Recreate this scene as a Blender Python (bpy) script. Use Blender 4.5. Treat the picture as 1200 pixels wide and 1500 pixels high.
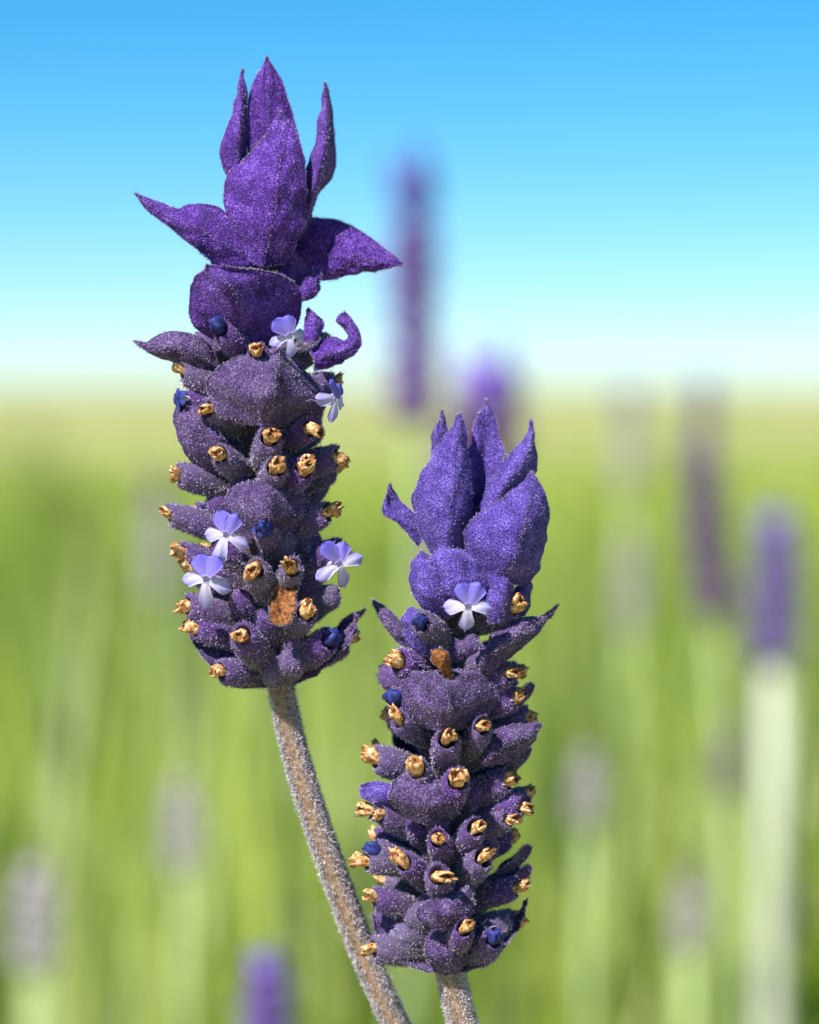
import bpy, math, random
import numpy as np
from mathutils import Vector, Matrix

S = bpy.context.scene
for o in list(bpy.data.objects):
    bpy.data.objects.remove(o)
COL = S.collection

# ------------------------------------------------------------------ camera
PX = 0.00005            # metres per photograph pixel at the focus plane (1200 x 1500 photograph)
DIST = 0.22             # camera to flowers
PITCH = math.radians(-2.47)
CENTRE = np.array([0.0, 0.0, 0.640])
FWD = np.array([0.0, math.cos(PITCH), math.sin(PITCH)])
UPV = np.array([0.0, -math.sin(PITCH), math.cos(PITCH)])
RGT = np.array([1.0, 0.0, 0.0])
CAMPOS = CENTRE - FWD * DIST
cam_d = bpy.data.cameras.new('camera')
cam = bpy.data.objects.new('camera', cam_d)
COL.objects.link(cam)
cam.location = CAMPOS
cam.rotation_euler = (math.pi / 2 + PITCH, 0, 0)
cam_d.sensor_fit = 'VERTICAL'
cam_d.sensor_height = 36.0
cam_d.lens = 18.0 / (750 * PX / DIST)
cam_d.clip_start = 0.01
cam_d.clip_end = 6000
cam_d.dof.use_dof = True
cam_d.dof.focus_distance = DIST - 0.0035
cam_d.dof.aperture_fstop = 19.0
S.camera = cam

# ------------------------------------------------------------------ sky and sun
SUN = Vector((-0.56, -0.64, 0.98)).normalized()        # towards the sun
w = bpy.data.worlds.new('World'); S.world = w; w.use_nodes = True
nt = w.node_tree; nt.nodes.clear()
sky = nt.nodes.new('ShaderNodeTexSky'); sky.sky_type = 'NISHITA'; sky.sun_disc = False
sky.sun_elevation = math.asin(SUN.z)
sky.sun_rotation = math.atan2(SUN.x, SUN.y)
sky.altitude = 3500; sky.air_density = 1.0; sky.dust_density = 0.0; sky.ozone_density = 6.0
hs = nt.nodes.new('ShaderNodeHueSaturation'); hs.inputs['Saturation'].default_value = 1.30; hs.inputs['Hue'].default_value = 0.484
bg = nt.nodes.new('ShaderNodeBackground'); bg.inputs[1].default_value = 0.072
ow = nt.nodes.new('ShaderNodeOutputWorld')
nt.links.new(sky.outputs[0], hs.inputs['Color']); nt.links.new(hs.outputs[0], bg.inputs[0]); nt.links.new(bg.outputs[0], ow.inputs[0])
ld = bpy.data.lights.new('sun', 'SUN'); ld.energy = 5.0; ld.angle = math.radians(0.5); ld.color = (1.0, 0.955, 0.89)
lo = bpy.data.objects.new('sun', ld); COL.objects.link(lo)
lo.rotation_euler = SUN.to_track_quat('Z', 'Y').to_euler(); lo.location = (-2, -3, 4)
S.view_settings.view_transform = 'Standard'; S.view_settings.look = 'None'
S.view_settings.exposure = 1.0; S.view_settings.gamma = 1.0; S.view_settings.use_curve_mapping = False
S.cycles.use_denoising = True
S.cycles.max_bounces = 8

# ------------------------------------------------------------------ helpers
def W(x, y, dep=0.0):
    """photo pixel + depth offset (pixels, + is away) -> world point(s)"""
    x = np.asarray(x, float); y = np.asarray(y, float); dep = np.asarray(dep, float)
    dd = DIST + dep * PX
    k = dd / DIST * PX
    return CAMPOS + FWD * dd[..., None] + RGT * ((x - 600) * k)[..., None] + UPV * ((750 - y) * k)[..., None]

def mesh(name, V, F, mats, fm=None, smooth=None, attr=None):
    """V (n,3); F list of int arrays (m,k); fm material index per array"""
    me = bpy.data.meshes.new(name)
    V = np.ascontiguousarray(V, np.float32)
    me.vertices.add(len(V)); me.vertices.foreach_set('co', V.ravel())
    F = [np.asarray(f, np.int32) for f in F if len(f)]
    nl = sum(f.size for f in F); npol = sum(len(f) for f in F)
    me.loops.add(nl); me.polygons.add(npol)
    me.loops.foreach_set('vertex_index', np.concatenate([f.ravel() for f in F]))
    tot = np.concatenate([np.full(len(f), f.shape[1], np.int32) for f in F])
    st = np.concatenate([[0], np.cumsum(tot)[:-1]]).astype(np.int32)
    me.polygons.foreach_set('loop_start', st)
    fm = fm or [0] * len(F); smooth = smooth or [True] * len(F)
    me.polygons.foreach_set('material_index', np.concatenate([np.full(len(f), m, np.int32) for f, m in zip(F, fm)]))
    me.polygons.foreach_set('use_smooth', np.concatenate([np.full(len(f), s, bool) for f, s in zip(F, smooth)]))
    for m in mats: me.materials.append(m)
    if attr is not None:
        a = me.attributes.new('t', 'FLOAT', 'POINT'); a.data.foreach_set('value', np.asarray(attr, np.float32))
    me.update(calc_edges=True)
    me.validate()
    return me

def link(name, data, parent=None, loc=None):
    o = bpy.data.objects.new(name, data); COL.objects.link(o)
    if parent is not None: o.parent = parent
    if loc is not None: o.location = loc
    return o

def tag(o, label=None, cat=None, group=None, kind=None):
    if label: o['label'] = label
    if cat: o['category'] = cat
    if group: o['group'] = group
    if kind: o['kind'] = kind
    return o

def vnormals(V, Q):
    n = np.zeros_like(V)
    fn = np.cross(V[Q[:, 2]] - V[Q[:, 0]], V[Q[:, 3]] - V[Q[:, 1]])
    for k in range(4): np.add.at(n, Q[:, k], fn)
    return n / (np.linalg.norm(n, axis=1, keepdims=True) + 1e-20)

def scatter(V, Q, n, rng, attr=None, wfn=None):
    N = vnormals(V, Q)
    T = np.concatenate([Q[:, [0, 1, 2]], Q[:, [0, 2, 3]]])
    a = np.linalg.norm(np.cross(V[T[:, 1]] - V[T[:, 0]], V[T[:, 2]] - V[T[:, 0]]), axis=1)
    if wfn is not None: a = a * wfn(V[T].mean(1), T)
    i = rng.choice(len(T), n, p=a / a.sum())
    u = rng.random((n, 2)); f = u.sum(1) > 1; u[f] = 1 - u[f]
    b = np.stack([1 - u.sum(1), u[:, 0], u[:, 1]], 1)
    P = (V[T[i]] * b[:, :, None]).sum(1); NN = (N[T[i]] * b[:, :, None]).sum(1)
    NN /= np.linalg.norm(NN, axis=1, keepdims=True) + 1e-20
    A = (attr[T[i]] * b).sum(1) if attr is not None else np.zeros(n)
    return P, NN, A

def hairs(P, N, length, width, rng, lean=None, spread=0.7):
    n = len(P)
    d = N + rng.normal(0, spread, (n, 3)) * 0.6
    if lean is not None: d = d + lean
    d /= np.linalg.norm(d, axis=1, keepdims=True)
    L = length * rng.uniform(0.45, 1.25, n)[:, None]
    side = np.cross(d, rng.normal(0, 1, (n, 3))); side /= np.linalg.norm(side, axis=1, keepdims=True) + 1e-20
    bend = rng.normal(0, 0.25, (n, 3)) * L
    V = np.empty((n, 4, 3))
    V[:, 0] = P - side * width; V[:, 1] = P + side * width
    V[:, 2] = P + d * L * 0.55 + bend * 0.3 + side * width * 0.8; V[:, 3] = P + d * L + bend
    base = np.arange(n)[:, None] * 4
    return V.reshape(-1, 3), np.concatenate([base + [0, 1, 2], base + [0, 2, 3]])

def catmull(P, n):
    P = np.asarray(P, float)
    if len(P) == 2: return P[0] + (P[1] - P[0]) * np.linspace(0, 1, n)[:, None]
    seg = np.linalg.norm(np.diff(P, axis=0), axis=1) ** 0.75
    t = np.concatenate([[0], np.cumsum(seg)]); t /= t[-1]
    m = np.gradient(P, t, axis=0)
    tt = np.linspace(0, 1, n); i = np.clip(np.searchsorted(t, tt, side='right') - 1, 0, len(P) - 2)
    h = (t[i + 1] - t[i])[:, None]; s = ((tt - t[i]) / (t[i + 1] - t[i]))[:, None]
    return ((2*s**3 - 3*s**2 + 1) * P[i] + (s**3 - 2*s**2 + s) * h * m[i] + (-2*s**3 + 3*s**2) * P[i+1] + (s**3 - s**2) * h * m[i+1])

def lin(d, n):
    d = np.atleast_1d(np.asarray(d, float))
    if len(d) == 1: return np.full(n, d[0])
    u = np.linspace(0, 1, n); return np.interp(u, np.linspace(0, 1, len(d)), d)

# ------------------------------------------------------------------ materials
def newmat(name):
    m = bpy.data.materials.new(name); m.use_nodes = True
    t = m.node_tree; t.nodes.clear()
    out = t.nodes.new('ShaderNodeOutputMaterial')
    return m, t, out

def nd(t, typ, **kw):
    n = t.nodes.new(typ)
    for k, v in kw.items(): setattr(n, k, v)
    return n

def ramp(t, stops, fac=None, interp='LINEAR'):
    r = nd(t, 'ShaderNodeValToRGB'); r.color_ramp.interpolation = interp
    e = r.color_ramp.elements
    while len(e) < len(stops): e.new(0.5)
    for el, (p, c) in zip(e, stops): el.position = p; el.color = (*c, 1)
    if fac is not None: t.links.new(fac, r.inputs[0])
    return r

def noise(t, scale, detail=3, rough=0.6, coord='Object'):
    tc = nd(t, 'ShaderNodeTexCoord'); n = nd(t, 'ShaderNodeTexNoise')
    n.inputs['Scale'].default_value = scale; n.inputs['Detail'].default_value = detail; n.inputs['Roughness'].default_value = rough
    t.links.new(tc.outputs[coord], n.inputs['Vector']); return n

def surf(t, out, col, rough=0.7, transl=0.25, sheen=0.0, bump=None, bstr=0.3, bdist=0.0001, spec=0.25, tcol=None):
    p = nd(t, 'ShaderNodeBsdfPrincipled'); p.inputs['Roughness'].default_value = rough
    p.inputs['Specular IOR Level'].default_value = spec
    if sheen: p.inputs['Sheen Weight'].default_value = sheen; p.inputs['Sheen Roughness'].default_value = 0.4
    t.links.new(col, p.inputs['Base Color'])
    if bump is not None:
        b = nd(t, 'ShaderNodeBump'); b.inputs['Strength'].default_value = bstr; b.inputs['Distance'].default_value = bdist
        t.links.new(bump, b.inputs['Height']); t.links.new(b.outputs[0], p.inputs['Normal'])
    if transl > 0:
        tr = nd(t, 'ShaderNodeBsdfTranslucent'); t.links.new(tcol if tcol is not None else col, tr.inputs['Color'])
        mx = nd(t, 'ShaderNodeMixShader'); mx.inputs[0].default_value = transl
        t.links.new(p.outputs[0], mx.inputs[1]); t.links.new(tr.outputs[0], mx.inputs[2]); t.links.new(mx.outputs[0], out.inputs[0])
    else:
        t.links.new(p.outputs[0], out.inputs[0])
    return p

def mat_bract(name, dark, mid, light, speck):
    m, t, out = newmat(name)
    n1 = noise(t, 7000, 2, 0.6); n2 = noise(t, 700, 4, 0.65)
    ad = nd(t, 'ShaderNodeMath', operation='MULTIPLY_ADD'); ad.inputs[1].default_value = 0.4
    ml = nd(t, 'ShaderNodeMath', operation='MULTIPLY'); ml.inputs[1].default_value = 0.62
    t.links.new(n2.outputs[0], ad.inputs[0]); t.links.new(n1.outputs[0], ml.inputs[0]); t.links.new(ml.outputs[0], ad.inputs[2])
    r = ramp(t, [(0.38, dark), (0.51, mid), (0.60, light), (0.70, speck)], ad.outputs[0])
    surf(t, out, r.outputs[0], 0.7, 0.20, 0.1, n1.outputs[0], 0.9, 0.00025)
    return m

def mat_hair(name, stops, transl=0.35, use_t=False, stops2=None):
    m, t, out = newmat(name)
    g = nd(t, 'ShaderNodeNewGeometry')
    r = ramp(t, stops, g.outputs['Random Per Island'])
    col = r.outputs[0]
    if use_t:
        r2 = ramp(t, stops2, g.outputs['Random Per Island'])
        a = nd(t, 'ShaderNodeAttribute', attribute_name='t')
        rr = ramp(t, [(0.35, (0, 0, 0)), (0.85, (1, 1, 1))], a.outputs['Fac'])
        mx = nd(t, 'ShaderNodeMix', data_type='RGBA')
        t.links.new(rr.outputs[0], mx.inputs['Factor']); t.links.new(col, mx.inputs['A']); t.links.new(r2.outputs[0], mx.inputs['B'])
        col = mx.outputs['Result']
    surf(t, out, col, 0.55, transl, 0, spec=0.35)
    return m

M = {}
M['bract1'] = mat_bract('bract_purple', (0.018, 0.004, 0.070), (0.082, 0.021, 0.27), (0.19, 0.07, 0.49), (0.42, 0.28, 0.70))
M['bract2'] = mat_bract('bract_violet', (0.026, 0.012, 0.11), (0.080, 0.042, 0.31), (0.17, 0.11, 0.48), (0.36, 0.28, 0.66))
M['bractlow'] = mat_bract('bract_mauve', (0.014, 0.007, 0.034), (0.066, 0.032, 0.14), (0.17, 0.11, 0.27), (0.38, 0.32, 0.46))
M['hair1'] = mat_hair('hair_purple', [(0.0, (0.035, 0.007, 0.13)), (0.5, (0.12, 0.04, 0.36)), (0.85, (0.30, 0.16, 0.64)), (1.0, (0.72, 0.60, 0.86))])
M['hair2'] = mat_hair('hair_violet', [(0.0, (0.07, 0.03, 0.26)), (0.5, (0.17, 0.10, 0.50)), (0.85, (0.37, 0.27, 0.74)), (1.0, (0.72, 0.66, 0.88))])
M['hairlow'] = mat_hair('hair_mauve', [(0.0, (0.05, 0.022, 0.12)), (0.5, (0.21, 0.14, 0.35)), (0.85, (0.50, 0.42, 0.60)), (1.0, (0.88, 0.83, 0.92))])
M['hairrim'] = mat_hair('hair_rim', [(0.0, (0.16, 0.10, 0.28)), (0.6, (0.38, 0.30, 0.50)), (1.0, (0.70, 0.66, 0.76))])
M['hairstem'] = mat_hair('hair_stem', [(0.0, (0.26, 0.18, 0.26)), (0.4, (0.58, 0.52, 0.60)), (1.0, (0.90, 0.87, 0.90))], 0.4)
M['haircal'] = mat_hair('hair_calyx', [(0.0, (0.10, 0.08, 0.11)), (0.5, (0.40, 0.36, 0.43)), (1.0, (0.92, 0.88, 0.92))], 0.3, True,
                        [(0.0, (0.07, 0.03, 0.16)), (0.6, (0.29, 0.19, 0.48)), (1.0, (0.88, 0.81, 0.94))])  # pale hairs brightened to imitate sunlit tips
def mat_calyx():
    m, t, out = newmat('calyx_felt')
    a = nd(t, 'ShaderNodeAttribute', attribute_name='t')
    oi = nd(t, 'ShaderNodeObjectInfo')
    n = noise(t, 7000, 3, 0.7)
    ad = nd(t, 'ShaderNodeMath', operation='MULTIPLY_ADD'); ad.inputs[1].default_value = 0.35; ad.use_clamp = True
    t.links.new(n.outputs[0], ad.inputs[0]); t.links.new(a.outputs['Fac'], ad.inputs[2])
    r = ramp(t, [(0.25, (0.045, 0.036, 0.042)), (0.65, (0.062, 0.038, 0.095)), (1.0, (0.10, 0.045, 0.21)), ], ad.outputs[0])  # grey to purple felt; base end darkened to imitate shade between calyces
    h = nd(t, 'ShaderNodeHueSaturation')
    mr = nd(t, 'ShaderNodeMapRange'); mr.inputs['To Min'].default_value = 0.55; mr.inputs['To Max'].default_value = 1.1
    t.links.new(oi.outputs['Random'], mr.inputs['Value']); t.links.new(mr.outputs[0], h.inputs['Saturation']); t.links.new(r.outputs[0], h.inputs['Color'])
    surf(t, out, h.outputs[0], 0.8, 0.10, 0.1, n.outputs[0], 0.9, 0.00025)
    return m
M['calyx'] = mat_calyx()
def mat_simple(name, stops, scale, rough=0.7, transl=0.2, bstr=0.4, bdist=0.0001, sheen=0, coord='Object', detail=3, lo=None):
    m, t, out = newmat(name)
    n = noise(t, scale, detail, 0.65, coord)
    r = ramp(t, stops, n.outputs[0])
    surf(t, out, r.outputs[0], rough, transl, sheen, n.outputs[0], bstr, bdist)
    return m
M['wither'] = mat_simple('withered_tan', [(0.32, (0.06, 0.018, 0.006)), (0.40, (0.38, 0.16, 0.05)), (0.50, (0.66, 0.36, 0.15)), (0.64, (0.85, 0.64, 0.42))], 3000, 0.6, 0.25)
M['witherdark'] = mat_simple('withered_brown', [(0.35, (0.035, 0.010, 0.004)), (0.55, (0.26, 0.10, 0.03)), (0.7, (0.5, 0.25, 0.1))], 3500, 0.7, 0.1)
M['dry'] = mat_simple('dry_bract_brown', [(0.35, (0.04, 0.012, 0.004)), (0.5, (0.19, 0.065, 0.014)), (0.68, (0.36, 0.15, 0.04))], 4200, 0.7, 0.2)
M['core'] = mat_simple('rachis', [(0.3, (0.02, 0.015, 0.02)), (0.7, (0.06, 0.045, 0.055))], 3000, 0.85, 0, 0.6)  # shade of the gaps between calyces is put into this dark colour
M['stem'] = mat_simple('stem_brown', [(0.3, (0.12, 0.075, 0.05)), (0.55, (0.26, 0.175, 0.12)), (0.75, (0.38, 0.28, 0.20))], 2500, 0.75, 0, 0.7)
def mat_petal(name, base, tip):
    m, t, out = newmat(name)
    a = nd(t, 'ShaderNodeAttribute', attribute_name='t')
    n = noise(t, 2500, 2)
    ad = nd(t, 'ShaderNodeMath', operation='MULTIPLY_ADD'); ad.inputs[1].default_value = 0.25
    t.links.new(n.outputs[0], ad.inputs[0]); t.links.new(a.outputs['Fac'], ad.inputs[2])
    r = ramp(t, [(0.1, base), (1.1, tip)], ad.outputs[0])
    surf(t, out, r.outputs[0], 0.5, 0.35, 0.05, n.outputs[0], 0.2, 0.0001)
    return m
M['petalup'] = mat_petal('petal_violet', (0.30, 0.24, 0.62), (0.16, 0.13, 0.62))
M['petallow'] = mat_petal('petal_lilac', (0.78, 0.72, 0.86), (0.40, 0.36, 0.80))
M['petalblue'] = mat_petal('petal_blue', (0.03, 0.035, 0.20), (0.055, 0.07, 0.36))
M['bud'] = mat_petal('bud_navy', (0.02, 0.025, 0.11), (0.03, 0.04, 0.22))
M['leaf'] = mat_simple('leaf_green', [(0.3, (0.05, 0.09, 0.025)), (0.7, (0.11, 0.16, 0.06))], 300, 0.6, 0.3)

# ------------------------------------------------------------------ ground and field
def mat_ground():
    m, t, out = newmat('meadow_ground')
    n = noise(t, 0.12, 4, 0.6); n2 = noise(t, 9, 4, 0.7)
    r = ramp(t, [(0.30, (0.16, 0.22, 0.05)), (0.48, (0.26, 0.29, 0.09)), (0.60, (0.38, 0.34, 0.14)), (0.75, (0.46, 0.38, 0.20))], n.outputs[0])  # green to dry tan, paled to stand in for haze over the field
    r2 = ramp(t, [(0.3, (0.7, 0.7, 0.7)), (0.7, (1.15, 1.15, 1.15))], n2.outputs[0])
    mx = nd(t, 'ShaderNodeMix', data_type='RGBA', blend_type='MULTIPLY'); mx.inputs['Factor'].default_value = 1
    t.links.new(r.outputs[0], mx.inputs['A']); t.links.new(r2.outputs[0], mx.inputs['B'])
    surf(t, out, mx.outputs['Result'], 0.95, 0, 0, n2.outputs[0], 0.5, 0.02)
    return m
def build_ground():
    # one sheet, finer near the flowers, gently uneven, reaching the horizon
    rr = np.concatenate([[0.0], np.geomspace(0.4, 4000, 60)]); na = 72
    V = [[0, 0, 0]]; rng = np.random.default_rng(3)
    th = np.linspace(0, 2*np.pi, na, endpoint=False)
    for r in rr[1:]:
        amp = 0.012 if r < 30 else 0.0
        V += [[r*math.cos(a), r*math.sin(a), amp*(math.sin(r*3.1 + a*2) + math.sin(a*5 + r))*min(1, r/2)] for a in th]
    Q = []; T = []
    for i in range(len(rr) - 1):
        for j in range(na):
            k = (j + 1) % na
            if i == 0: T.append([0, 1 + j, 1 + k])
            else: Q.append([1 + (i-1)*na + j, 1 + i*na + j, 1 + i*na + k, 1 + (i-1)*na + k])
    tag(link('ground', mesh('ground', np.array(V), [T, Q], [mat_ground()])), kind='structure')
build_ground()

# ------------------------------------------------------------------ bracts of the two sharp flowers
RNG = np.random.default_rng(11)
def bract_arrays(L, Mi, R, dl, dm, dr, bulge=6, thick=2.2, rib=4.0, wave=4.0, nu=30, nv=18, rng=RNG, jit=2.0):
    Lc = catmull(L, nu); Mc = catmull(Mi, nu); Rc = catmull(R, nu)
    Lc = np.c_[Lc, lin(dl, nu)]; Mc = np.c_[Mc, lin(dm, nu)]; Rc = np.c_[Rc, lin(dr, nu)]
    for E in (Lc, Rc):
        E[1:-1, :2] += np.convolve(rng.normal(0, 1, nu + 4), [0.25, 0.5, 0.25], 'same')[2:-2][1:-1, None] * jit * np.array([1, 0.6])
    v = np.linspace(-1, 1, nv); v = np.sign(v) * np.abs(v) ** 0.85
    ph = rng.uniform(0, 6.28, 4); u = np.linspace(0, 1, nu)
    G = np.empty((nu, nv, 3))
    for j, vv in enumerate(v):
        E = Lc if vv < 0 else Rc
        a = abs(vv)
        P = Mc + (E - Mc) * a
        P[:, 2] += -bulge * np.sin(np.pi * a) * np.sin(np.pi * np.clip(u * 0.96 + 0.04, 0, 1)) ** 0.5
        P[:, 2] -= rib * math.exp(-(a / 0.09) ** 2) * (1 - u * 0.6)
        P[:, 2] += wave * a * np.sin(u * 9 + ph[0] + vv) + wave * 0.5 * np.sin(u * 17 + ph[1] + vv * 5) * a
        # faint side veins
        P[:, 2] += 1.5 * np.cos((u * 11 - a * 5) * 2.0) * math.sin(math.pi * a) + 1.2 * np.sin(u * 23 + ph[2] + 9 * vv) * a
        G[:, j] = P
    return G

def shell(G3, thick, rng, mats, ndens, hl, hw, rimlen, ribhair=1.0):
    """closed two-sided leaf from a grid of world points, with felt hairs"""
    nu, nv, _ = G3.shape
    V = G3.reshape(-1, 3)
    I = np.arange(nu * nv).reshape(nu, nv)
    Q = np.stack([I[:-1, :-1], I[1:, :-1], I[1:, 1:], I[:-1, 1:]], -1).reshape(-1, 4)
    N = vnormals(V, Q)
    Va = V + N * thick / 2; Vb = V - N * thick / 2
    n = len(V)
    rim = np.concatenate([I[:, 0], I[-1, 1:], I[::-1, -1][1:], I[0, ::-1][1:-1]])
    rq = np.stack([rim, np.roll(rim, -1), np.roll(rim, -1) + n, rim + n], -1)
    VV = np.concatenate([Va, Vb]); QQ = np.concatenate([Q, Q[:, ::-1] + n, rq])
    area = np.linalg.norm(np.cross(V[Q[:, 2]] - V[Q[:, 0]], V[Q[:, 3]] - V[Q[:, 1]]), axis=1).sum() / 2
    nh = int(area * 2 * 1e6 * ndens)
    P, NN, _ = scatter(VV, np.concatenate([Q, Q[:, ::-1] + n]), nh, rng)
    axis = G3[-1, nv // 2] - G3[0, nv // 2]; axis = axis / np.linalg.norm(axis)
    hv, hf = hairs(P, NN, hl, hw, rng, lean=axis * 0.35, spread=1.0)
    # rim hairs
    C = G3.mean((0, 1)); rp = V[rim]
    per = np.linalg.norm(np.diff(np.r_[rp, rp[:1]], axis=0), axis=1)
    k = int(per.sum() * 1e3 * 62)
    i = rng.choice(len(rim), k, p=per / per.sum()); f = rng.random(k)[:, None]
    p0 = rp[i] * (1 - f) + np.roll(rp, -1, 0)[i] * f
    inner = np.concatenate([I[:, 1], I[-2, 1:], I[::-1, -2][1:], I[1, ::-1][1:-1]])
    o = rp[i] - V[inner][i]; o /= np.linalg.norm(o, axis=1, keepdims=True) + 1e-9
    rv, rf = hairs(p0, o, rimlen, hw * 1.0, rng, lean=axis * 0.3, spread=0.8)
    mid = G3[:, nv // 2]; km = int(np.linalg.norm(np.diff(mid, axis=0), axis=1).sum() * 1e3 * 80 * ribhair)
    if km:
        fi = rng.random(km) * (nu - 1.001); i0 = fi.astype(int); ff = (fi - i0)[:, None]
        mp = mid[i0] * (1 - ff) + mid[i0 + 1] * ff; mn = N.reshape(nu, nv, 3)[i0, nv // 2] * np.where(rng.random(km) < .5, 1, -1)[:, None]
        mv, mf = hairs(mp + mn * thick * .5 + rng.normal(0, 0.00011, (km, 3)), mn, rimlen * .6, hw, rng, lean=axis * .5, spread=1.2)
        rf = np.concatenate([rf, mf + len(rv)]); rv = np.concatenate([rv, mv])
    A = np.concatenate([VV, hv, rv])
    return mesh('bract', A, [QQ, hf + len(VV), rf + len(VV) + len(hv)], mats, [0, 1, 2], [True, False, False])

class Flower: pass

def pixel_bract(fl, L, Mi, R, dl, dm, dr, mat=None, name='bract', dens=72, hl=0.00013, hw=0.0000145, rim=0.00019, ribhair=1.0, label=None, **kw):
    G = bract_arrays(L, Mi, R, dl, dm, dr, **kw)
    G3 = W(G[..., 0], G[..., 1], G[..., 2]) - fl.base
    mm = mat or fl.mats
    o = link(name, shell(G3, 2.4 * PX, RNG, mm, dens, hl, hw, rim, ribhair), fl.root)
    if label: o['label'] = label
    return o

# generic bract in local space: base at origin, grows along +Z, outer face -Y
def generic_bract(mats, length, width, cup, curl, seed, dens=55):
    rng = np.random.default_rng(seed); nu, nv = 22, 14
    u = np.linspace(0, 1, nu)[:, None]; v = np.linspace(-1, 1, nv)[None, :]
    wd = width * (np.sin(np.pi * np.clip(u, 0, 1) ** 0.8) ** 0.75 * (1 - 0.35 * u) + 0.10 * (1 - u)) + 1e-5
    x = v * wd; y = -cup * np.sin(np.pi * u * 0.9) * (1 - v ** 2) * 1.0 - curl * u ** 2 + 0.00012 * np.sin(u * 11 + v * 3 + seed) 
    y = y - 0.00012 * np.exp(-(v / 0.1) ** 2)
    z = length * u + 0.08 * length * np.abs(v) ** 2 * (1 - u) + 0 * v
    G = np.stack([x, y, z], -1)
    return shell(G, 2.4 * PX, rng, mats, dens, 0.00017, 0.000017, 0.00028, 1.0 if dens > 1 else 0)

def orient(o, B, T, roll=0.0, out=None):
    d = Vector(T) - Vector(B)
    if out is None:
        q = d.to_track_quat('Z', 'Y')
    else:                                     # local -Y looks along `out`
        z = d.normalized(); y = -(Vector(out) - z * Vector(out).dot(z)).normalized(); x = y.cross(z)
        q = Matrix((x, y, z)).transposed().to_quaternion()
    o.rotation_mode = 'QUATERNION'
    o.rotation_quaternion = q @ Matrix.Rotation(roll, 3, 'Z').to_quaternion()
    return d.length

# ------------------------------------------------------------------ calyx, withered corolla, fresh blossom
CL, CR = 92 * PX, 22.5 * PX
def make_calyx(seed, dens=95, closed=False):
    rng = np.random.default_rng(seed); nth, ntt = 26, 18
    t = np.linspace(0, 1, ntt)
    prof = np.interp(t, [0, .15, .4, .65, .85, .95, 1], [.50, .68, .90, 1.0, .98, .88, .70]) * CR
    th = np.linspace(0, 2*np.pi, nth, endpoint=False)
    V = []; A = []
    bx, by = rng.normal(0, 0.10, 2) * CR * 2
    sq = rng.uniform(0.88, 1.0)
    for i, (tt, r) in enumerate(zip(t, prof)):
        hood = max(0, tt - 0.8) / 0.2
        for a in th:
            rr = r * (1 + 0.055 * math.cos(9 * a + seed) * math.sin(math.pi * min(1, tt * 1.1)) + rng.normal(0, 0.018))
            zz = tt * CL + hood * CL * (0.10 * max(0, math.sin(a)) ** 1.5 + 0.018 * math.cos(5 * a))
            V.append([rr * math.cos(a) * sq + bx * math.sin(tt * 3), rr * math.sin(a) + by * math.sin(tt * 3), zz]); A.append(tt)
    for k, (zz, rk) in enumerate([(1.06, .52), (1.09, .34), (1.10, .18), (1.10, .02)] if closed else [(0.96, .58), (0.86, .52), (0.72, .40), (0.66, .05)]):
        for a in th:
            V.append([CR * rk * math.cos(a) * sq + bx * math.sin(3), CR * rk * math.sin(a) + by * math.sin(3),
                      zz * CL + (0.08 * CL * max(0, math.sin(a)) if k == 0 else 0)]); A.append(1.0 if closed else 0.5)
    V = np.array(V); A = np.array(A); R_ = ntt + 4
    I = np.arange(R_ * nth).reshape(R_, nth); J = np.roll(I, -1, 1)
    Q = np.stack([I[:-1], J[:-1], J[1:], I[1:]], -1).reshape(-1, 4)
    outer = Q if closed else Q[: (ntt - 1) * nth]
    area = 2 * math.pi * CR * CL * 0.85
    P, NN, at = scatter(V, outer, int(area * 1e6 * dens), rng, A)
    hv, hf = hairs(P, NN, 0.00022, 0.000018, rng, lean=np.array([0, 0, 0.35]), spread=1.1)
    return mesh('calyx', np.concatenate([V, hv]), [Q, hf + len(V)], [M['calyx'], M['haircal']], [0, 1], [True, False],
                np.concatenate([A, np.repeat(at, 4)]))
CALYX = [make_calyx(s) for s in range(8)]
CLOSED = [make_calyx(s + 20, closed=True) for s in range(5)]

def make_wither(seed):
    rng = np.random.default_rng(100 + seed); nth = 28
    R = 10.5 * PX; V = []
    th = np.linspace(0, 2*np.pi, nth, endpoint=False)
    def wob(a): return sum(am * math.cos(h * a + p) for h, am, p in H)
    rings = [(-14, .70), (-4, .85), (3, 1.0), (8, 1.12), (13, 1.18), (17, 1.05), (18, .74), (16, .44), (13, .22), (12, .03)]
    sq = rng.uniform(.62, .95); lx, ly = rng.normal(0, .35), -rng.uniform(0, .5)
    for k, (z, r) in enumerate(rings):
        H = [(h, rng.normal(0, .16 / h ** .4), rng.uniform(0, 6.28)) for h in (1, 2, 3, 5)] if k % 2 == 0 else H
        am = [0, .15, .5, .8, 1.1, 1.3, 1.2, .8, .4, 0][k]
        for a in th:
            f = 1 + am * wob(a) + rng.normal(0, 0.07 if k > 1 else 0)
            zz = z + am * (11 * wob(a * 1.0 + 1.3) + rng.normal(0, 1.6)) * (1 if k < 8 else 0.3)
            zp = max(0, zz)
            V.append([R * r * f * math.cos(a) + lx * zp * PX, R * r * f * math.sin(a) * sq + ly * zp * PX, zz * PX])
    V = np.array(V)
    I = np.arange(len(rings) * nth).reshape(-1, nth); J = np.roll(I, -1, 1)
    Q = np.stack([I[:-1], J[:-1], J[1:], I[1:]], -1)
    return mesh('withered_corolla', V, [Q[:6].reshape(-1, 4), Q[6:].reshape(-1, 4)], [M['wither'], M['witherdark']], [0, 1], [True, True])
WITHER = [make_wither(s) for s in range(12)]

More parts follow.
